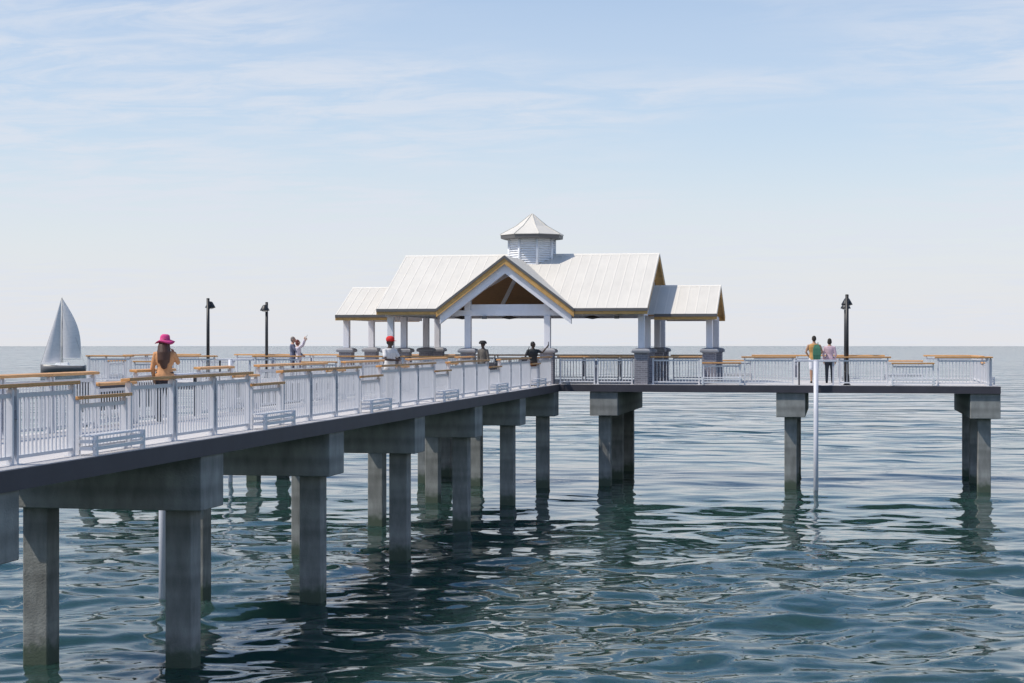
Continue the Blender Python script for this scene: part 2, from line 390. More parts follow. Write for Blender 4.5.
mb.box(HX1 - .18, HX1, HY0 + .18, HY1 - .18, FZ0, FZ1); mb.box(HX0, HX0 + .18, HY0 + .18, HY1 - .18, FZ0, FZ1)
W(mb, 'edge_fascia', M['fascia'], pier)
mb = MB()
for x in (-13.0, -12.06, -11.1): mb.box(x - .2, x + .2, PY0, HY0 + .1, DECK - .30, DECK - .222)
W(mb, 'deck_girder', M['cap'], pier)
CAPZ0, CAPZ1 = EZ - 2.80, DECK - .281
def bent(x0, x1, y0, y1, piles):
    c = W(MB().box(x0, x1, y0, y1, CAPZ0, CAPZ1), 'pile_cap', M['cap'], pier, 0.02)
    for px, py in piles:
        p = MB().box(px - .23, px + .23, py - .23, py + .23, -2.5, CAPZ0 - .001).build('pile', M['pile'], None, 0.025)
        p.parent = c
for y in (11.75, 19.04, 26.41, 33.64, 40.9, 48.08, 55.24, 62.2):
    bent(PX0 + .05, PX1 - .05, y, y + 1.05, [(-10.77, y + .52), (-13.34, y + .52)])
for x in (-29.5, -22.55, -15.59, -8.53, -1.57, 5.38):
    bent(x - .53, x + .53, HY0 + .08, HY1 - .1, [(x - .01, HY0 + .62), (x - .01, 67.45), (x - .01, HY1 - .62)])

# ------------------------------------------------------------------ railings
MESH_CACHE = {}
def cached(key, fn):
    if key not in MESH_CACHE: MESH_CACHE[key] = fn()
    return MESH_CACHE[key]
# local frame of a run: x along the run, y = 0 rail line, outward = -y, z from the deck
def panel_mesh(L, low):
    L = round(L, 2)
    def make():
        top = .70 if low else .91
        m = MB()
        m.box(.091, L - .091, -.022, .022, top - .035, top + .025)
        m.box(.091, L - .091, -.022, .022, .075, .12)
        n = max(4, int(round((L - .18) / .118)))
        for k in range(1, n):
            x = .09 + (L - .18) * k / n
            m.box(x - .0105, x + .0105, -.0105, .0105, .121, top - .036)
        return m.mesh('picket_panel', M['metal'])
    return cached(('panel', L, low), make)
def post_mesh(low):
    def make():
        h = .765 if low else .985
        m = MB(); m.box(-.026, .026, -.045, .045, .014, h)
        m.box(-.06, .06, -.09, .09, 0.0, .013)
        m.box(-.02, .02, -.02, .02, h + .0, h + .025)
        return m.mesh('post', M['metal'])
    return cached(('post', low), make)
def bracket_mesh():
    def make():
        m = MB(); m.prism([(-.036, -.05, .60), (.036, -.05, .60), (.012, -.05, .72), (-.012, -.05, .72)], (0, .09, 0))
        m.box(-.036, .036, -.012, .012, .12, .599); m.box(-.036, .036, -.012, .012, .721, .90)
        return m.mesh('bracket', M['web_shade'])
    return cached('bracket', make)
def rail_mesh(L, low):
    L = round(L, 2)
    def make():
        z = .845 if low else 1.065
        w = .08 if not low else .09
        y0 = -w if not low else -w - .03
        ov = .06 if not low else -.02
        m = MB(); t = .014                 # board tilted towards the walkway
        m.hexa([(-ov, y0, z - .05), (L + ov, y0, z - .05), (L + ov, w, z - .05 - t), (-ov, w, z - .05 - t), (-ov, y0, z), (L + ov, y0, z), (L + ov, w, z - t), (-ov, w, z - t)])
        return m.mesh('handrail', M['wood'])
    return cached(('rail', L, low), make)
def guard_mesh(L):
    L = round(L, 2)
    def make():
        m = MB()
        yo = -.29
        for z in (.075, .175):
            m.box(.0, L, yo - .02, yo + .02, z, z + .05)
            for x in (0.0, L): m.box(x - .02, x + .02, yo + .021, -.075, z, z + .05)
        for x in (.05, L - .05): m.box(x - .03, x + .03, yo - .032, yo - .021 + .05, 0.0, .285)
        for q in range(3): m.box(.0, L, yo + .04 + q * .07, yo + .04 + q * .07 + .04, .262, .285)
        return m.mesh('foot_guard', M['guard'])
    return cached(('guard', L), make)
def railing(p, ang, L, low, nb, label, group):
    o = thing('railing', label, 'railing', (p[0], p[1], DECK), ang, group)
    bl = L / nb
    for b in range(nb):
        link('picket_panel', panel_mesh(bl, low), o, loc=(b * bl, 0, 0))
        for x in (.064, bl - .064): link('post', post_mesh(low), o, loc=(b * bl + x, 0, 0))
        if b: link('bracket', bracket_mesh(), o, loc=(b * bl, 0, 0))
    link('handrail', rail_mesh(L, low), o, bevel=0.008)
    if low: link('foot_guard', guard_mesh(L), o)
    return o
ORD = ['first', 'second', 'third', 'fourth', 'fifth', 'sixth', 'seventh', 'eighth', 'ninth', 'tenth']
def rail_line(p, ang, segs, where):
    """segs: list of (start, end, kind) along local x; kind 'tall' or 'low'"""
    n = {'tall': 0, 'low': 0}
    tot = {'tall': sum(s[2] == 'tall' for s in segs), 'low': sum(s[2] == 'low' for s in segs)}
    d = Vector((math.cos(ang), math.sin(ang)))
    for a, b, k in segs:
        L = b - a
        nb = max(1, int(round(L / 1.82)))
        o_ = ORD[n[k]] + ' ' if tot[k] > 1 else ''; n[k] += 1
        what = 'tall picket railing' if k == 'tall' else 'low railing bay'
        railing((p[0] + d.x * a, p[1] + d.y * a), ang, L, k == 'low', nb, f'{o_}{what} {where}'.strip() if False else f'{what}, {o_}{where}', 'railings along the pier edges')
RX = PX1 - .35; LX = PX0 + .35
lows = [22.33 + 7.26 * k for k in range(-2, 6)]
def pier_segs(stop, skip=None):
    out = []; prev = PY0 + .1
    for y in lows:
        if y > prev: out.append((prev, y - .04, 'tall'))
        out.append((y, y + 1.75, 'low')); prev = y + 1.79
    out.append((prev, stop, 'tall')); return out
# right edge of the pier: local x runs along +Y, outward is +X  -> ang = +90 deg gives outward -y_local = +X
segs = [s for s in pier_segs(63.12) if s[1] > 20.5]
rail_line((RX, 0), R(90), segs, "from camera on pier's right edge")
# left edge: local x runs along -Y, outward is -X
segsL = []
for a, b, k in [s for s in pier_segs(63.12) if s[1] > 25.6]:
    if a < 33.6 < b:      # ladder gate opening in this run
        segsL += [(a, 33.3, 'tall'), (34.78, b, 'tall')]
    else: segsL.append((a, b, k))
rail_line((LX, 0), R(-90), [(-b, -a, k) for a, b, k in segsL][::-1][::-1], "from camera on pier's left edge")
# pier head, front edge
FY = HY0 + .32
rs = [(-10.28, -7.42, 'tall'), (-6.75, -4.90, 'tall'), (-4.86, -3.38, 'low'), (-3.33, -1.44, 'tall'), (.14, 2.0, 'tall'), (2.05, 3.62, 'low'), (3.67, 5.55, 'tall')]
rail_line((0, FY), 0, rs, "from pavilion on head's right front edge")
LM = -11.94
ls = [(2 * LM - b, 2 * LM - a, k) for a, b, k in rs]
ls[0] = (ls[0][0], -14.2, 'tall')
rail_line((0, FY), 0, ls, "from pavilion on head's left front edge")
# back edge: outward +Y -> ang 180
BY = HY1 - .32
bs = [(-5.55, -3.67, 'tall'), (-3.62, -2.05, 'low'), (-2.0, 3.33, 'tall'), (3.38, 4.86, 'low'), (4.9, 6.72, 'tall'), (7.42, 12.0, 'tall'), (12.04, 16.55, 'tall'), (17.25, 19.2, 'tall'), (19.24, 20.8, 'low'), (20.84, 26.1, 'tall'), (26.15, 27.75, 'low'), (27.8, 29.4, 'tall')]
rail_line((0, BY), R(180), bs, "from right end on head's back edge")
es = [(FY + .06, 65.35, 'tall'), (65.4, 67.1, 'low'), (67.15, 69.4, 'tall'), (69.45, BY - .06, 'tall')]
rail_line((HX1 - .32, 0), R(90), es, "from front on head's right end")
rail_line((HX0 + .32, 0), R(-90), [(-b, -a, k) for a, b, k in es], "from front on head's left end")

# ------------------------------------------------------------------ ladder gates (white pole, top bar, posts)
def ladder_gate(p, ang, L, label):
    o = thing('ladder_gate', label, 'ladder gate', (p[0], p[1], DECK), ang, 'ladder gates with white poles')
    c = L / 2
    MB().cyl((c, -.50, -DECK - 2), (c, -.50, .90), .088, n=20).lathe([(.088, .901), (.08, .92), (.02, .93)], (c, -.50, 0), 20).build('pole', M['galv'], o)
    MB().box(.0, L, -.08, .10, .861, .94).build('top_bar', M['galv'], o, .01)
    MB().box(c - .04, c + .04, -.411, -.081, .80, .86).build('arm', M['galv'], o)
    MB().box(.12, .18, -.03, .03, 0.0, .86).build('post', M['metal_dark'], o)
    MB().box(L - .18, L - .12, -.03, .03, 0.0, .86).build('post', M['galv'], o)
    MB().box(c - .03, c + .03, -.411, -.02, .18, .24).build('arm', M['galv'], o)
    return o
ladder_gate((-1.42, FY), 0, 1.54, 'white pole and top bar at the ladder gap beside the standing couple on the right')
ladder_gate((2 * LM - .12, FY), 0, 1.54, 'white pole and top bar at the ladder gap by the leftmost lamp')
ladder_gate((LX, 34.76), R(-90), 1.44, 'white pole and top bar at the ladder gap behind the woman in the pink hat')

# ------------------------------------------------------------------ pavilion
PCY = 67.46
pav = thing('pavilion', 'open white pavilion with metal gable roofs and louvred cupola on the pier head', 'pavilion', (CX, PCY, DECK))
def P(mb, name, mat, bevel=0.0): return W(mb, name, mat, pav, bevel)
def PS(mb, name, mat, part, bevel=0.0):
    o = mb.build(name, mat, None, bevel); o.parent = part; return o
TOPC = EZ + .985
def column(x, y):
    c = P(MB().box(x - .12, x + .12, y - .12, y + .12, EZ - .249, TOPC), 'column', M['white'], .012)
    b = PS(MB().box(-.25, .25, -.25, .25, DECK + .001, EZ - .44), 'brick_pedestal', M['brick'], c)
    # keep brick coordinates local to the pedestal
    me = b.data
    for v in me.vertices: v.co.x += x; v.co.y += y
    m = MB(); q = lambda h, z: [(x - h, y - h, z), (x + h, y - h, z), (x + h, y + h, z), (x - h, y + h, z)]
    m.rings([q(.25, EZ - .44), q(.34, EZ - .415), q(.345, EZ - .34), q(.30, EZ - .285), q(.16, EZ - .25)], smooth=False)
    PS(m, 'coping', M['slate'], c)
    return c
GX = -12.27                                  # centre of the front cross gable
MXC = 4.93
for sx in (-1, 1):
    for y in (63.53, 65.6, 69.32, 71.39): column(CX + sx * MXC + (0.1 if sx < 0 else 0), y)
    for y in (65.6, 69.32): column(CX + sx * 7.33 + (0.12 if sx < 0 else 0), y)
for x in (GX - 1.55, GX + 1.545): column(x, 63.53)
# beams on the columns
BZ0, BZ1 = EZ + .986, EZ + 1.2
mb = MB()
for y in (63.53, 71.39): mb.box(CX - MXC - .1, CX + MXC + .1, y - .09, y + .09, BZ0, BZ1)
for sx in (-1, 1):
    x = CX + sx * MXC; mb.box(x - .09, x + .09, 63.63, 71.29, BZ0 + .003, BZ1 - .003)
P(mb, 'ring_beam', M['white'])
for sx in (-1, 1):
    mb = MB()
    xs = sorted((CX + sx * (MXC + .1), CX + sx * 7.42))
    for y in (65.6, 69.32): mb.box(xs[0], xs[1], y - .08, y + .08, EZ + .86, EZ + 1.02)
    x = CX + sx * 7.33; mb.box(x - .08, x + .08, 65.69, 69.23, EZ + .862, EZ + 1.018)
    P(mb, 'wing_beam', M['white'])

def roof_slope(part_name, poly, normal_z, edges, seam_dir_y, seams, parent=None):
    pass
# plane helpers -------------------------------------------------------------
MEY, MRZ, MEZ = 62.90, EZ + 3.53, EZ + 1.255      # main roof: front eave y, ridge z, eave z
MS = (MRZ - MEZ) / (PCY - MEY)
zmain_f = lambda x, y: MEZ + MS * (y - MEY)
MBY = 2 * PCY - MEY
zmain_b = lambda x, y: MEZ + MS * (MBY - y)
GW, GRZ = 2.66, EZ + 3.27
GS = (GRZ - MEZ) / GW
WEY, WEZ, WRZ = 64.95, EZ + 1.065, EZ + 2.235
WS = (WRZ - WEZ) / (PCY - WEY)
X0, X1 = CX - 5.24, CX + 5.22
VY = MEY + (GRZ - MEZ) / MS                        # where the cross ridge meets the main slope
def sheet(plan, zf, t0, t1):
    """slab under a roof plane: plan polygon, between t0 and t1 below the plane"""
    m = MB(); n = len(plan)
    top = [(x, y, zf(x, y) - t0) for x, y in plan]; bot = [(x, y, zf(x, y) - t1) for x, y in plan]
    m.add(top + bot, [tuple(range(n)), tuple(reversed(range(n, 2 * n)))] + [(k, n + k, n + (k + 1) % n, (k + 1) % n) for k in range(n)])
    return m
def edge_strip(m, a, b, zf, inward, i0, i1, d0, d1):
    """board along a roof edge a-b, from d0 to d1 below the roof plane at the edge, i0..i1 inward"""
    P8 = []
    for d in (d1, d0):
        for (q, i) in ((a, i0), (b, i0), (b, i1), (a, i1)):
            z = zf(q[0], q[1]) - d
            P8.append((q[0] + inward[0] * i, q[1] + inward[1] * i, z))
    m.add(P8, [(3, 2, 1, 0), (4, 5, 6, 7), (0, 1, 5, 4), (1, 2, 6, 5), (2, 3, 7, 6), (3, 0, 4, 7)])
def seam_y(m, x, y0, y1, zf, w=.02, h=.010):     # standing seam running up a slope along y
    for (a, b) in ((y0, y1),):
        P8 = [(x - w, a, zf(x, a) - .005), (x + w, a, zf(x, a) - .005), (x + w, b, zf(x, b) - .005), (x - w, b, zf(x, b) - .005),
              (x - w, a, zf(x, a) + h), (x + w, a, zf(x, a) + h), (x + w, b, zf(x, b) + h), (x - w, b, zf(x, b) + h)]
        m.hexa(P8)
def seam_x(m, y, x0, x1, zf):
    h = .010; w = .02
    P8 = [(x0, y - w, zf(x0, y) - .005), (x1, y - w, zf(x1, y) - .005), (x1, y + w, zf(x1, y) - .005), (x0, y + w, zf(x0, y) - .005),
          (x0, y - w, zf(x0, y) + h), (x1, y - w, zf(x1, y) + h), (x1, y + w, zf(x1, y) + h), (x0, y + w, zf(x0, y) + h)]
    m.hexa(P8)
SH0, SH1, SO1 = 0.0, .035, .085        # metal sheet, then the timber soffit under it
def add_roof(name, pieces, edges, seams, ridge, board=.225):
    """pieces: (plan, zf); edges: (a, b, zf, inward, kind)"""
    m = MB()
    for plan, zf in pieces:
        q = sheet(plan, zf, SH0, SH1); m.add(q.v, q.f)
    o = P(m, name, M['roof'])
    for zf in {s_[-1]: 0 for s_ in seams}:
        m = MB()
        if not ridge:                                  # few short seams: one part each
            for s_ in seams:
                if s_[-1] is zf: q = MB(); seam_x(q, *s_[1:]); PS(q, 'standing_seam', M['seam'], o)
            continue
        for s_ in seams:
            if s_[-1] is zf: (seam_y if s_[0] == 'y' else seam_x)(m, *s_[1:])
        for xa_, xb_, fr, bk in ridge:                 # folded ridge cap
            if zf is fr: seam_y(m, (xa_ + xb_) / 2, PCY - .14, PCY, zf, (xb_ - xa_) / 2, .014)
            if zf is bk: seam_y(m, (xa_ + xb_) / 2, PCY, PCY + .14, zf, (xb_ - xa_) / 2, .014)
        PS(m, 'standing_seams', M['seam'], o)
    m = MB()
    for plan, zf in pieces:
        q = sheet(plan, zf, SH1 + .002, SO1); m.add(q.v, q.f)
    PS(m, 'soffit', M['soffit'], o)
    m = MB(); m2 = MB()
    for a, b, zf, inw in edges:
        edge_strip(m, a, b, zf, inw, -.03 if inw[1] else -.004, -.0 if inw[1] else .03, .0 if inw[1] else SH1 + .001, .11)
        edge_strip(m2, a, b, zf, inw, .005, .045, .09, board)
        if inw[1] == 0: edge_strip(m2, a, b, zf, inw, .046, .40, SO1 + .003, SO1 + .02)   # overhang lining at the gable ends
    PS(m, 'flashing', M['gutter'], o)
    PS(m2, 'fascia_board', M['trim'], o)
    return o
gl, gr = GX - GW, GX + GW
front_plan = [(X0, MEY), (gl, MEY), (GX, VY), (gr, MEY), (X1, MEY), (X1, PCY), (X0, PCY)]
# the plan polygon is concave at the valley: split in three
pieces = [([(X0, MEY), (gl, MEY), (GX, VY), (GX, PCY), (X0, PCY)], zmain_f),
          ([(gr, MEY), (X1, MEY), (X1, PCY), (GX, PCY), (GX, VY)], zmain_f),
          ([(X0, PCY), (X1, PCY), (X1, MBY), (X0, MBY)], zmain_b)]
edges = [((X0, MEY), (gl - .0, MEY), zmain_f, (0, 1)), ((gr, MEY), (X1, MEY), zmain_f, (0, 1)),
         ((X1, MEY), (X1, PCY), zmain_f, (-1, 0)), ((X1, PCY), (X1, MBY), zmain_b, (-1, 0)),
         ((X0, MEY), (X0, PCY), zmain_f, (1, 0)), ((X0, PCY), (X0, MBY), zmain_b, (1, 0)),
         ((X0, MBY), (X1, MBY), zmain_b, (0, -1))]
seams = []
n = 27
for k in range(n + 1):
    x = X0 + .04 + (X1 - X0 - .08) * k / n
    y0 = MEY
    if gl < x < gr: y0 = MEY + (VY - MEY) * (1 - abs(x - GX) / GW) + .06
    seams.append(('y', x, y0, PCY, zmain_f)); seams.append(('y', x, PCY, MBY, zmain_b))
add_roof('main_roof', pieces, edges, seams, [(X0, X1, zmain_f, zmain_b)])
# cross gable over the entrance
zg_l = lambda x, y: GRZ - GS * (GX - x)
zg_r = lambda x, y: GRZ - GS * (x - GX)
GY0 = MEY - .06
pieces = [([(gl, GY0), (GX, GY0), (GX, VY), (gl, MEY)], zg_l), ([(GX, GY0), (gr, GY0), (gr, MEY), (GX, VY)], zg_r)]
edges = [((gl, GY0), (GX, GY0), zg_l, (0, 1)), ((GX, GY0), (gr, GY0), zg_r, (0, 1))]
seams = []
for k in range(9):
    y = GY0 + .25 + k * .42
    if y < VY - .1:
        t = max(0.0, (y - MEY) / (VY - MEY)); xx = GW * (1 - t)
        seams.append(('x', y, GX - xx + .03, GX, zg_l)); seams.append(('x', y, GX, GX + xx - .03, zg_r))
add_roof('cross_gable_roof', pieces, edges, seams, [], .33)
# white barge rafters and tie beam of the gable face
m = MB()
for zf, xa in ((zg_l, gl + .12), (zg_r, gr - .12)):
    edge_strip(m, (xa, MEY), (GX, MEY), zf, (0, 1), .06, .24, .30, .68)
P(m, 'barge_rafter', M['white'])
P(MB().box(GX - 1.42, GX + 1.42, 63.47, 63.62, EZ + 1.13, EZ + 1.425), 'tie_beam', M['white'], .01)
m = MB()
for x in (GX - 1.55, GX + 1.545): m.box(x - .12, x + .12, 63.41, 63.65, BZ1 + .001, EZ + 1.83)
P(m, 'upper_post', M['white'])
# valley and hip rafters under the roof
m = MB()
for sx in (-1, 1):
    m.bar((GX + sx * GW, 63.1, MEZ - .2), (GX, VY, GRZ - .2), .1, .16)
    m.bar((GX + sx * 1.1, PCY + .1, BZ1 + .1), (GX + sx * .1, PCY, MRZ - .3), .1, .14)
m.bar((X0 + .3, PCY, MRZ - .2), (X1 - .3, PCY, MRZ - .2), .12, .2)
for x in (CX - 4.9, CX - 1.6, CX + 1.6, CX + 4.9): m.box(x - .07, x + .07, 63.63, 71.29, BZ1 - .16, BZ1 + .06)
P(m, 'rafter', M['white'])
# louvred gable ends of the main roof
for sx, x in ((-1, X0 + .42), (1, X1 - .42)):
    m = MB(); zb = EZ + 1.32
    yh = (MRZ - .12 - zb) / MS
    k = 0; z = zb
    while z < MRZ - .2:
        hw = (MRZ - .12 - z) / MS - .03
        m.hexa([(x - .03, PCY - hw, z), (x + .03, PCY - hw, z + .0), (x + .03, PCY + hw, z), (x - .03, PCY + hw, z),
                (x - .045 * 0 - .01, PCY - hw + .15, z + .07), (x + .01, PCY - hw + .15, z + .07), (x + .01, PCY + hw - .15, z + .07), (x - .01, PCY + hw - .15, z + .07)])
        z += .085
    m.prism([(x - .02, PCY - yh, zb), (x - .02, PCY + yh, zb), (x - .02, PCY, MRZ - .14)], (.02, 0, 0))
    P(m, 'louvred_gable', M['louvre'])
# wings
for sx in (-1, 1):
    xa, xb = (X1 - .40, CX + 7.66) if sx > 0 else (CX - 7.5, X0 + .40)
    zf = lambda x, y: WEZ + WS * (y - WEY)
    WBY = 2 * PCY - WEY
    zb_ = lambda x, y: WEZ + WS * (WBY - y)
    pieces = [([(xa, WEY), (xb, WEY), (xb, PCY), (xa, PCY)], zf), ([(xa, PCY), (xb, PCY), (xb, WBY), (xa, WBY)], zb_)]
    xo, iw = (xb, (-1, 0)) if sx > 0 else (xa, (1, 0))
    xi = X1 + .04 if sx > 0 else X0 - .04
    e0, e1 = sorted((xo, xi))
    edges = [((e0, WEY), (e1, WEY), zf, (0, 1)), ((e0, WBY), (e1, WBY), zb_, (0, -1)), ((xo, WEY), (xo, PCY), zf, iw), ((xo, PCY), (xo, WBY), zb_, iw)]
    seams = []
    for k in range(8):
        x = xa + .04 + (xb - xa - .08) * k / 7
        seams += [('y', x, WEY, PCY, zf), ('y', x, PCY, WBY, zb_)]
    add_roof('wing_roof', pieces, edges, seams, [(xa, xb, zf, zb_)])
    m = MB(); xw = xo - sx * .35
    m.prism([(xw, WEY + .55, EZ + 1.03), (xw, WBY - .55, EZ + 1.03), (xw, PCY, WRZ - .13)], (.03, 0, 0))
    P(m, 'gable_infill', M['louvre'])
# cupola
CUX, CUY = -12.03, PCY
def octo(a, z, rot=math.pi / 8):
    r = a / math.cos(math.pi / 8)
    return [(CUX + r * math.cos(rot + k * math.pi / 4), CUY + r * math.sin(rot + k * math.pi / 4), z) for k in range(8)]
cz0, cz1 = EZ + 2.75, EZ + 4.22
cup = P(MB().rings([octo(.80, cz0), octo(.80, cz1)], smooth=False), 'cupola', M['louvre'])
m = MB()
z = EZ + 3.0
while z < cz1 - .1:
    m.rings([octo(.81, z - .01), octo(.892, z), octo(.886, z + .022), octo(.835, z + .078)], smooth=False); z += .092
PS(m, 'louvre_slats', M['louvre'], cup)
m = MB()
for k in range(8):
    p = octo(.875, 0)[k]; m.cyl((p[0], p[1], cz0), (p[0], p[1], cz1), .055, n=8)
PS(m, 'corner_boards', M['louvre'], cup)
PS(MB().rings([octo(1.08, EZ + 4.13), octo(1.19, EZ + 4.15), octo(1.20, EZ + 4.285), octo(1.1, EZ + 4.29)], smooth=False), 'cupola_eave', M['gutter'], cup)
m = MB().rings([octo(1.22, EZ + 4.291), octo(1.22, EZ + 4.31), octo(.62, EZ + 4.66), octo(.30, EZ + 4.93), octo(.03, EZ + 5.17)], smooth=False)
hr = [octo(1.22, EZ + 4.315), octo(.62, EZ + 4.665), octo(.30, EZ + 4.935), octo(.03, EZ + 5.175)]
for k in range(8):
    for i in range(3): m.bar(hr[i][k], hr[i + 1][k], .035, .03)
PS(m, 'cupola_roof', M['roof'], cup)
# pendant and flood lights under the roof
for x, y in ((-12.95, 67.4), (-9.55, 67.4), (-14.9, 67.4)):
    o = P(MB().lathe([(.03, .62), (.03, .1), (.06, .1), (.32, .02), (.33, 0), (.02, -.05)], (x, y, EZ + .95 + .0), 20), 'pendant_lamp', M['gutter'])
for x in (-13.15, -8.05):
    P(MB().box(x - .09, x + .09, 63.3, 63.43, EZ + .86, EZ + .97), 'flood_light', M['gutter'], .01)

# ------------------------------------------------------------------ street lamps
def street_lamp(x, y, ang, label):
    o = thing('street_lamp', label, 'street lamp', (x, y, DECK), ang, 'black lamp posts on the pier head')
    MB().cyl((0, 0, .012), (0, 0, 3.33), .068, .062, n=16).lathe([(.0, 3.331), (.066, 3.331), (.06, 3.35), (.005, 3.36)], (0, 0, 0), 12).build('pole', M['black'], o)
    MB().lathe([(.14, 0), (.14, .02), (.10, .05), (.085, .35), (.075, .4)], (0, 0, 0), 20).build('base', M['black'], o)
    MB().bar((0, .04, 3.22), (0, .22, 3.22), .03, .03).bar((0, .03, 3.08), (0, .2, 3.18), .02, .02).build('arm', M['black'], o)
    s = MB().lathe([(.04, .23), (.08, .215), (.11, .17), (.155, .09), (.20, .01), (.205, -.03), (.175, -.03)], (0, .25, 3.0), 20).build('lamp_shade', M['black'], o)
    MB().lathe([(.15, .0), (.12, -.03), (.03, -.05)], (0, .25, 2.969), 16).build('lens', M['lens'], s)
street_lamp(.47, 63.62, 0, 'black lamp post on the right front edge beside the standing couple')
street_lamp(.47, 71.2, R(180), 'black lamp post at the back edge, hidden behind the right front lamp')
street_lamp(-24.7, 64.4, 0, 'leftmost black lamp post with shade pointing right')
street_lamp(-24.6, 71.25, R(180), 'black lamp post with shade pointing left, between leftmost lamp and hugging couple')

# ------------------------------------------------------------------ people
SKIN = {'light': new_mat('skin_light', (0.50, 0.29, 0.20), 0.6), 'tan': new_mat('skin_tan', (0.42, 0.24, 0.15), 0.6), 'dark': new_mat('skin_dark', (0.055, 0.032, 0.024), 0.55)}
def remeshed(mb, name, mat, voxel, parent=None, smooth=3):
    me = mb.mesh(name, mat); o = bpy.data.objects.new(name, me); COL.objects.link(o)
    r = o.modifiers.new('r', 'REMESH'); r.mode = 'VOXEL'; r.voxel_size = voxel; r.use_smooth_shade = True
    s = o.modifiers.new('s', 'SMOOTH'); s.iterations = smooth; s.factor = 0.5
    dg = bpy.context.evaluated_depsgraph_get(); dg.update()
    out = bpy.data.meshes.new_from_object(o.evaluated_get(dg))
    o.modifiers.clear(); o.data = out; out.name = name
    if not out.materials: out.materials.append(mat)
    if parent: o.parent = parent
    return o
def hand(m, wrist, d, s, side, palm_n):
    """palm, four bent fingers and a thumb"""
    d = d.normalized(); n = (palm_n - d * palm_n.dot(d)).normalized(); u = d.cross(n) * side
    m.tube([wrist, wrist + d * .045 * s, wrist + d * .085 * s], [.026 * s, .030 * s, .028 * s], 10)
    for k, l in enumerate((.066, .078, .072, .055)):
        b = wrist + d * .085 * s + u * (.027 - .018 * k) * s
        m.tube([b, b + (d * .6 + n * .12) * l * s, b + (d * .95 + n * .42) * l * s], [.0098 * s, .009 * s, .0078 * s], 8)
    b = wrist + d * .03 * s + u * .026 * s
    m.tube([b, b + (u * .03 + d * .022 + n * .012) * s, b + (u * .038 + d * .055 + n * .02) * s], [.0115 * s, .0105 * s, .009 * s], 8)
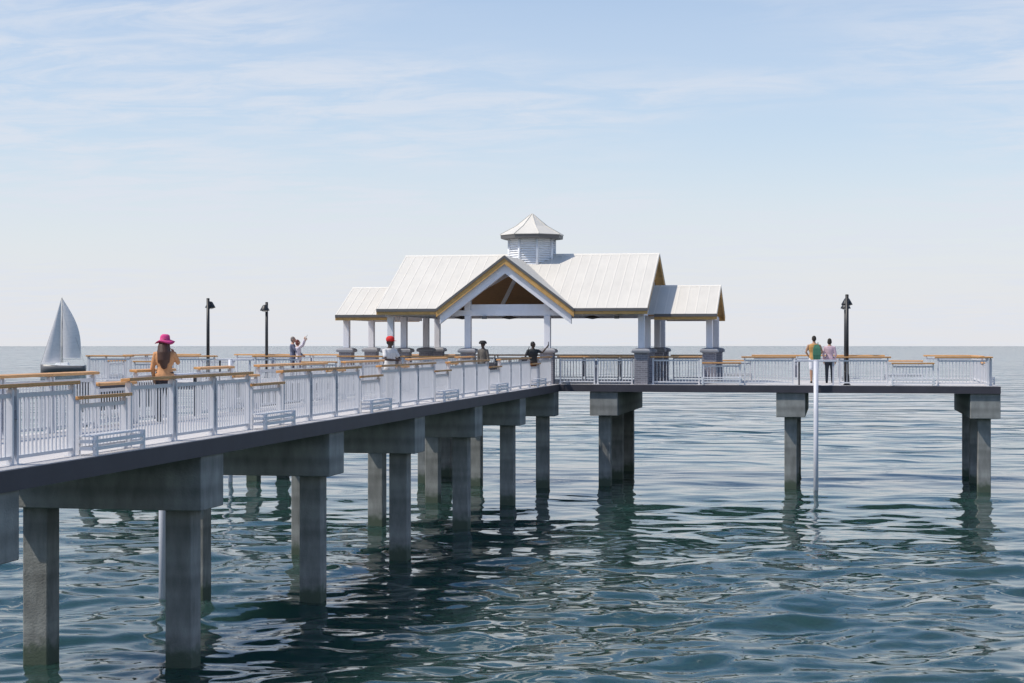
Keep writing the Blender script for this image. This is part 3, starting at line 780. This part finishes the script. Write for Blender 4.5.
def person(loc, yaw, H, label, skin, arms, shirt, pants, hair, lean=0.0, head_turn=(0, 0, 0), sleeves='short', legs='long', wide=1.0, female=False, shoes=(0.02, 0.02, 0.02), group=None):
    s = H / 1.75
    V = lambda x, y, z: Vector((x * s, (y + lean * max(0, z - .95)) * s, z * s))
    body = MB()
    shw = (.165 if female else .19) * wide
    def ring(z, rx, ry, yo=0.0, e=0.0, n=20):
        c = V(0, yo, z); return [(c.x + (rx + e) * s * math.cos(2 * math.pi * k / n), c.y + (ry + e) * s * math.sin(2 * math.pi * k / n), c.z) for k in range(n)]
    hipw, waist = (.165, .118) if female else (.158, .14)
    T = [(.82, hipw * .75, .09, 0), (.90, hipw, .115, -.005), (.98, hipw * .98, .112, -.005), (1.07, waist * 1.06, .096, 0), (1.14, waist, .092, .004), (1.24, (shw * .86), .108, .006),
         (1.34, shw * .93, .112, 0), (1.42, shw * .86, .092, -.006), (1.465, shw * .55, .072, -.008), (1.50, .056, .058, 0), (1.56, .052, .056, .01)]
    body.rings([ring(z, rx * (wide if z < 1.45 else 1), ry, yo) for z, rx, ry, yo in T])
    # head: skull, jaw, nose, ears
    hc = V(0, .02, 1.645)
    hd = MB()
    hd.ell((0, 0, .01 * s), (.076 * s, .093 * s, .105 * s), 20, 14)
    hd.ell((0, .025 * s, -.055 * s), (.058 * s, .064 * s, .062 * s), 16, 10)
    hd.tube([(0, .082 * s, .012 * s), (0, .108 * s, -.022 * s)], [.010 * s, .013 * s], 8)
    hd.ell((0, .078 * s, -.06 * s), (.024 * s, .013 * s, .009 * s), 10, 6)
    for sx in (-1, 1):
        hd.ell((sx * .077 * s, -.005 * s, -.005 * s), (.011 * s, .021 * s, .032 * s), 8, 8)
        hd.ell((sx * .031 * s, .083 * s, .018 * s), (.013 * s, .008 * s, .007 * s), 8, 6)
    from mathutils import Euler
    HR = Euler(head_turn).to_matrix()
    hv = [tuple(HR @ Vector(v) + hc) for v in hd.v]
    body.add(hv, hd.f, True)
    shirtm = MB(); pantm = MB()
    shirtm.rings([ring(z, rx * (wide if z < 1.45 else 1), ry, yo, .014) for z, rx, ry, yo in [(.86, hipw, .112, -.004)] + T[1:-1] if z < 1.47])
    pantm.rings([ring(z, rx * wide, ry, yo, .010) for z, rx, ry, yo in [(.80, hipw * .8, .1, 0)] + T[1:3] + [(1.03, hipw * .92, .104, -.003)]])
    shoem = MB()
    for sx in (-1, 1):
        hip = V(sx * .09, 0, .90); kn = V(sx * (.10 if sx > 0 else .105), .03 * sx + .01, .49); an = V(sx * .105, .05 * sx - .02, .085)
        body.tube([hip, (hip + kn) / 2, kn, (kn * .65 + an * .35), an], [.088 * s, .075 * s, .054 * s, .056 * s, .036 * s])
        body.tube([an + V(0, -.02, -.03) * 1, an + Vector((0, .12 * s, -.05 * s))], [.036 * s, .03 * s], 10)
        if legs == 'long': pantm.tube([hip, (hip + kn) / 2, kn, (kn * .65 + an * .35), an], [.104 * s, .09 * s, .068 * s, .067 * s, .052 * s])
        elif legs == 'short': pantm.tube([hip, (hip + kn) / 2, kn * .85 + hip * .15], [.105 * s, .098 * s, .088 * s])
        sb = Vector((an.x, an.y, 0))
        shoem.tube([sb + Vector((0, -.035 * s, .042 * s)), sb + Vector((0, .06 * s, .038 * s)), sb + Vector((0, .145 * s, .032 * s))], [.042 * s, .043 * s, .032 * s], 12)
        el, wr = arms['R' if sx > 0 else 'L']
        sh = V(sx * shw * 1.0, -.005, 1.395); el = V(*el); wr = V(*wr)
        body.tube([V(sx * shw * .6, -.005, 1.40), sh, (sh + el) / 2, el, (el * .6 + wr * .4), wr], [.055 * s, .054 * s, .046 * s, .037 * s, .036 * s, .025 * s])
        d = (wr - el).normalized()
        hand(body, wr, d, s, -sx, Vector((-sx * .8, .5, .1)))
        if sleeves == 'short': shirtm.tube([V(sx * shw * .6, -.005, 1.40), sh, sh * .42 + el * .58], [.068 * s, .068 * s, .060 * s])
        elif sleeves == 'long': shirtm.tube([V(sx * shw * .6, -.005, 1.40), sh, (sh + el) / 2, el, wr * .93 + el * .07], [.068 * s, .067 * s, .058 * s, .050 * s, .036 * s])
    o = remeshed(body, 'person', SKIN[skin], .0075 * s)
    o.location = loc; o.rotation_euler = (0, 0, yaw)
    tag(o, label, 'person', group)
    remeshed(shirtm, 'shirt', shirt, .010 * s, o, 4)
    remeshed(pantm, 'trousers' if legs == 'long' else 'shorts', pants, .010 * s, o, 4)
    shoem.build('shoes', cloth('shoe_leather', shoes), o)
    hm = MB()
    def hp(x, y, z): return HR @ Vector((x * s, y * s, z * s)) + hc
    def hell(c, r, n=16, m=10):
        e = MB().ell((0, 0, 0), (r[0] * s, r[1] * s, r[2] * s), n, m); hm.add([tuple(HR @ (Vector(v) + Vector(c) * s) + hc) for v in e.v], e.f, True)
    kind, hmat = hair
    hell((0, -.014, .030), (.083, .095, .098))
    hell((0, -.045, -.01), (.078, .066, .075))
    if kind == 'long':
        hm.tube([hp(0, -.06, .0), hp(0, -.10, -.10), V(0, -.13, 1.42), V(0, -.145, 1.28), V(.01, -.14, 1.16)], [.092 * s, .115 * s, .13 * s, .12 * s, .07 * s], 16)
        for sx in (-1, 1): hm.tube([hp(sx * .05, -.03, 0), V(sx * .08, -.10, 1.45), V(sx * .075, -.13, 1.25)], [.06 * s, .062 * s, .05 * s], 12)
    if kind == 'bob': hell((0, -.03, -.03), (.092, .085, .09))
    remeshed(hm, 'hair', hmat, .008 * s, o, 3)
    o['hc'] = tuple(hc)
    return o, HR, hc, s
def hat_mesh(o, HR, hc, s, prof, mat, n=24, wob=0.0, peak=None, z=.045):
    m = MB(); rs = []
    for r, zz in prof:
        ring = []
        for k in range(n):
            t = 2 * math.pi * k / n; ww = wob * (r / .2) ** 2 * math.sin(3 * t + .6)
            ring.append(tuple(HR @ Vector((r * s * math.cos(t), r * s * 1.12 * math.sin(t), (zz + z + ww) * s)) + hc))
        rs.append(ring)
    m.rings(rs)
    if peak:
        top = [];
        for k in range(9):
            t = math.pi * (.12 + .76 * k / 8); top.append((.082 * math.cos(t), .095 * math.sin(t)))
        out = [(x * 1.0, y + .085 * math.sin(math.pi * (.12 + .76 * i / 8))) for i, (x, y) in enumerate(top)]
        poly = [HR @ Vector((x * s, y * s, (z + .005) * s)) + hc for x, y in top] + [HR @ Vector((x * s, y * s, (z - .015) * s)) + hc for x, y in reversed(out)]
        m.prism(poly, HR @ Vector((0, 0, -.008 * s)))
    return m.build('hat', mat, o)
dirY = 0.0
BROWN_HAIR = cloth('brown_hair', (0.07, 0.032, 0.02), 0.6); BLACK_HAIR = cloth('black_hair', (0.012, 0.010, 0.010), 0.55); GREY_HAIR = cloth('grey_hair', (0.20, 0.17, 0.16), 0.7); RED_HAIR = cloth('auburn_hair', (0.16, 0.04, 0.03), 0.6)
down = {'R': ((.25, -.02, 1.12), (.24, .04, .87)), 'L': ((-.25, -.02, 1.12), (-.24, .04, .87))}

# woman with pink hat, seen from behind
pw, HR, hc, s = person((-13.25, 32.15, DECK), R(12), 1.70, 'woman in a pink sun hat and peach top seen from behind at the railing', 'tan',
    {'R': ((.27, .04, 1.22), (.15, .20, 1.42)), 'L': ((-.25, -.01, 1.12), (-.24, .08, .90))}, cloth('peach_top', (0.60, 0.30, 0.14)), cloth('dark_trousers', (0.035, 0.028, 0.035)),
    ('long', BROWN_HAIR), sleeves='long', female=True, head_turn=(-.05, 0, -.15), wide=1.15)
hat_mesh(pw, HR, hc, s, [(.20, -.045), (.205, -.04), (.15, -.005), (.105, .02), (.102, .06), (.092, .105), (.06, .13), (.02, .135)], cloth('pink_felt', (0.62, 0.055, 0.22)), wob=.028, z=.035)
# embracing couple taking a picture of themselves
cxm, cym = -21.62, 66.2
pm, HR, hc, s = person((cxm - .12, cym, DECK), R(-78), 1.80, 'man in a grey-blue shirt hugging a woman who holds up a phone', 'light',
    {'R': ((.27, .20, 1.18), (.12, .38, 1.06)), 'L': ((-.27, .18, 1.16), (-.12, .38, 1.02))}, cloth('slate_shirt', (0.13, 0.14, 0.21)), cloth('navy_shorts', (0.06, 0.06, 0.10)),
    ('short', GREY_HAIR), sleeves='long', head_turn=(.15, 0, -.1), wide=1.15)
pf, HR, hc, s = person((cxm + .16, cym - .08, DECK), R(-75), 1.68, 'woman in a pale top leaning back on a man, arms raised with a phone', 'light',
    {'R': ((.20, .20, 1.52), (.10, .30, 1.77)), 'L': ((-.19, .22, 1.50), (-.04, .34, 1.72))}, cloth('lilac_top', (0.62, 0.56, 0.62)), cloth('grey_jeans', (0.20, 0.19, 0.25)),
    ('bob', RED_HAIR), sleeves='long', female=True, lean=-.08, head_turn=(.2, 0, .25), wide=1.15)
phone_mat = cloth('phone_shell', (0.03, 0.02, 0.025), 0.3)
def phone(loc, rot, label):
    o = MB().box(-.038, .038, -.005, .005, -.075, .075).build('phone', phone_mat, None, .004)
    o.location = loc; o.rotation_euler = rot; tag(o, label, 'phone'); return o
wq = pf.matrix_basis @ Vector((.05, .52, 1.66))
phone(Matrix.Translation(pf.location) @ (Matrix.Rotation(R(-75), 4, 'Z') @ Vector((.04, .33, 1.82))), (R(-20), 0, R(-75)), 'phone raised by the woman of the hugging couple')
# man with red cap, arms crossed
pr, HR, hc, s = person((-11.70, 43.9, DECK), R(-118), 1.71, 'man with a red cap and white shirt, arms folded at the railing', 'dark',
    {'R': ((.27, .10, 1.16), (.02, .24, 1.14)), 'L': ((-.27, .12, 1.15), (-.02, .27, 1.17))}, cloth('white_shirt', (0.72, 0.70, 0.68)), cloth('khaki_trousers', (0.42, 0.40, 0.38)),
    ('short', BLACK_HAIR), head_turn=(.05, 0, .3), wide=1.12)
hat_mesh(pr, HR, hc, s, [(.098, -.02), (.108, .02), (.107, .06), (.085, .105), (.04, .125), (.008, .127)], cloth('red_cap', (0.62, 0.03, 0.03)), peak=True, z=.035)
# person with a dark hat
pd, HR, hc, s = person((-12.0, 57.6, DECK), R(165), 1.62, 'person in a dark round hat and olive jacket facing the camera under the pavilion', 'dark', {'R': ((.205, -.02, 1.12), (.19, .05, .87)), 'L': ((-.205, -.02, 1.12), (-.19, .05, .87))}, cloth('olive_jacket', (0.12, 0.105, 0.09)), cloth('black_trousers', (0.02, 0.018, 0.022)), ('short', BLACK_HAIR), sleeves='long', wide=.86)
hat_mesh(pd, HR, hc, s, [(.13, -.03), (.15, -.01), (.145, .02), (.125, .06), (.09, .09), (.03, .10)], cloth('black_felt', (0.022, 0.02, 0.02)), z=.04)
bag = MB().rings([[( -.13, -.06, 0), (.13, -.06, 0), (.13, .06, 0), (-.13, .06, 0)], [(-.14, -.07, .15), (.14, -.07, .15), (.14, .07, .15), (-.14, .07, .15)], [(-.10, -.03, .27), (.10, -.03, .27), (.10, .03, .27), (-.10, .03, .27)]], smooth=False)
bag.tube([(-.09, 0, .26), (-.06, 0, .40), (.06, 0, .40), (.09, 0, .26)], [.012] * 4, 8)
bo = bag.build('handbag', cloth('bag_leather', (0.03, 0.03, 0.04)), None, .01); bo.location = (-11.70, 57.52, DECK + .62); tag(bo, 'dark handbag hanging beside the person in the dark hat', 'bag')
# photographer
pp, HR, hc, s = person((-10.72, 60.3, DECK), R(-145), 1.60, 'person in a dark shirt raising a phone towards the right pedestal', 'dark',
    {'R': ((.31, -.04, 1.16), (.20, .12, 1.02)), 'L': ((-.36, .12, 1.33), (-.50, .20, 1.52))}, cloth('charcoal_shirt', (0.03, 0.035, 0.037)), cloth('rust_shorts', (0.13, 0.045, 0.02)), ('short', BLACK_HAIR), sleeves='short', legs='short', wide=1.1, head_turn=(0, 0, .7))
phone(Matrix.Translation(pp.location) @ (Matrix.Rotation(R(-145), 4, 'Z') @ Vector((-.50, .27, 1.53))), (0, 0, R(-100)), 'phone held out by the person in the dark shirt')
bag2 = MB().rings([[(-.14, -.07, 0), (.14, -.07, 0), (.14, .07, 0), (-.14, .07, 0)], [(-.15, -.08, .12), (.15, -.08, .12), (.15, .08, .12), (-.15, .08, .12)], [(-.12, -.05, .22), (.12, -.05, .22), (.12, .05, .22), (-.12, .05, .22)]], smooth=False)
bag2.tube([(.0, 0, .2), (.07, 0, .35), (.16, 0, .58)], [.012] * 3, 8)
b2 = bag2.build('shoulder_bag', cloth('bag_leather', (0.03, 0.03, 0.04)), None, .015); b2.location = (-10.98, 60.12, DECK + .84); tag(b2, 'dark shoulder bag at the hip of the person raising a phone', 'bag')
# couple at the right
pc, HR, hc, s = person((-.76, 66.6, DECK), R(6), 1.82, 'man in a yellow shirt and white shorts with a green backpack, seen from behind', 'tan',
    {'R': ((.30, -.02, 1.16), (.20, .14, 1.02)), 'L': ((-.30, -.02, 1.16), (-.20, .14, 1.02))}, cloth('amber_shirt', (0.52, 0.29, 0.10)), cloth('white_shorts', (0.72, 0.72, 0.76)), ('short', cloth('dark_brown_hair', (0.03, 0.025, 0.02))), legs='short', wide=1.1, sleeves='none')
bk = MB().rings([[(-.13, -.14, 0), (.13, -.14, 0), (.13, 0, 0), (-.13, 0, 0)], [(-.15, -.17, .14), (.15, -.17, .14), (.15, 0, .14), (-.15, 0, .14)], [(-.14, -.15, .34), (.14, -.15, .34), (.14, 0, .34), (-.14, 0, .34)], [(-.08, -.08, .46), (.08, -.08, .46), (.08, 0, .46), (-.08, 0, .46)]], smooth=False)
bkm = cloth('green_canvas', (0.05, 0.17, 0.11))
bk.tube([(.06, -.02, .42), (.06, .10, .52), (.06, .2, .42)], [.018] * 3, 8)
bko = bk.build('backpack', bkm, None, .03); bko.scale = (1, 1, 1.25); bko.location = (-.66, 66.475, DECK + .92); bko.rotation_euler = (0, 0, R(6)); tag(bko, "green backpack slung on the yellow-shirted man's right shoulder", 'backpack')
pl, HR, hc, s = person((-.17, 66.9, DECK), R(-4), 1.72, 'woman in a mauve top and dark leggings beside the man with green backpack', 'tan', {'R': ((.24, -.02, 1.12), (.23, .04, .88)), 'L': ((-.24, -.02, 1.12), (-.23, .04, .88))}, cloth('mauve_top', (0.55, 0.40, 0.46)), cloth('dark_leggings', (0.03, 0.035, 0.045)), ('bob', cloth('dark_brown_hair', (0.03, 0.025, 0.02))), sleeves='long', female=True, wide=1.1)

# ------------------------------------------------------------------ sailing boat
def sailboat():
    wd = 300.0
    u = (62 - 512) / 1690.0 * wd
    x = u * math.cos(YAW) - wd * math.sin(YAW); y = u * math.sin(YAW) + wd * math.cos(YAW)
    # local x = towards the bow (left in the picture)
    o = thing('sailboat', 'sailing boat with pale sails and a dark hull, far out on the left', 'sailboat', (x, y, -.03), math.pi + YAW + R(4))
    L0, L1 = -4.1, 3.75
    rs = []
    for i in range(13):
        t = i / 12; xx = L0 + (L1 - L0) * t
        b = 1.25 * (1 - max(0, (t - .45) / .55) ** 2.2) * (.80 + .2 * min(1, t / .3)); b = max(b, .03)
        top = 1.25 + .25 * (t - .3) ** 2 + .1 * t
        rs.append([(xx, -b, top), (xx, -b * .92, .55), (xx, -b * .6, .0), (xx, 0, -.4), (xx, b * .6, .0), (xx, b * .92, .55), (xx, b, top)])
    MB().rings(rs).build('hull', M['hull'], o)
    m = MB(); rs = []
    for i in range(13):
        r0 = rs_ = None
        t = i / 12; xx = L0 + .03 + (L1 - L0 - .1) * t
        b = 1.25 * (1 - max(0, (t - .45) / .55) ** 2.2) * (.80 + .2 * min(1, t / .3)); b = max(b, .04) + .02
        top = 1.25 + .25 * (t - .3) ** 2 + .1 * t
        rs.append([(xx, -b, top - .06), (xx, b, top - .06), (xx, b * .96, top + .07), (xx, -b * .96, top + .07)])
    m.rings(rs, smooth=False); m.build('deck', M['gel'], o)
    MB().rings([[(-1.2, -.75, 1.3), (-1.2, .75, 1.3), (1.3, .55, 1.3), (1.3, -.55, 1.3)], [(-1.1, -.62, 1.78), (-1.1, .62, 1.78), (.9, .42, 1.72), (.9, -.42, 1.72)]], smooth=False).build('cabin', M['gel'], o, .05)
    MB().cyl((.0, 0, 1.2), (.0, 0, 13.3), .085, .05, 10).build('mast', M['gutter'], o)
    MB().cyl((-.05, 0, 2.35), (-3.3, -.35, 2.4), .06, .05, 8).build('boom', M['gel'], o)
    def sail(name, luff0, luff1, clew, roach, belly, th):
        n = 14; mm = 10; A = []
        luff0, luff1, clew = Vector(luff0), Vector(luff1), Vector(clew)
        for i in range(n + 1):
            t = i / n; a = luff0.lerp(luff1, t); b = clew.lerp(luff1, t)
            b = b + Vector((roach * math.sin(math.pi * t) * 1.0, 0, 0))
            for j in range(mm + 1):
                q = j / mm; p = a.lerp(b, q); w = (b - a).length
                p.y += belly * w * math.sin(math.pi * q ** .8) + th * 0
                A.append(p)
        nv = len(A); Bk = [p + Vector((0, .03, 0)) for p in A]
        F = []
        for i in range(n):
            for j in range(mm):
                a = i * (mm + 1) + j; q = (a, a + 1, a + mm + 2, a + mm + 1); F.append(q); F.append(tuple(nv + z for z in reversed(q)))
        MB().add(A + Bk, F, True).build(name, M['sail'], o)
    sail('mainsail', (-.12, 0, 2.55), (-.08, 0, 13.15), (-3.2, -.3, 2.6), -1.15, .07, .03)
    sail('jib', (3.6, 0, 1.65), (.15, 0, 13.0), (.35, -.5, 1.8), -.0, .09, .03)
    m = MB().cyl((3.7, 0, 1.5), (.03, 0, 13.25), .02, .02, 6).cyl((-4.0, 0, 1.4), (-.03, 0, 13.25), .015, .015, 6)
    for sy in (-1, 1): m.cyl((0, sy * 1.2, 1.35), (0, 0, 12.5), .015, .015, 6)
    m.build('rigging', M['gutter'], o)
sailboat()
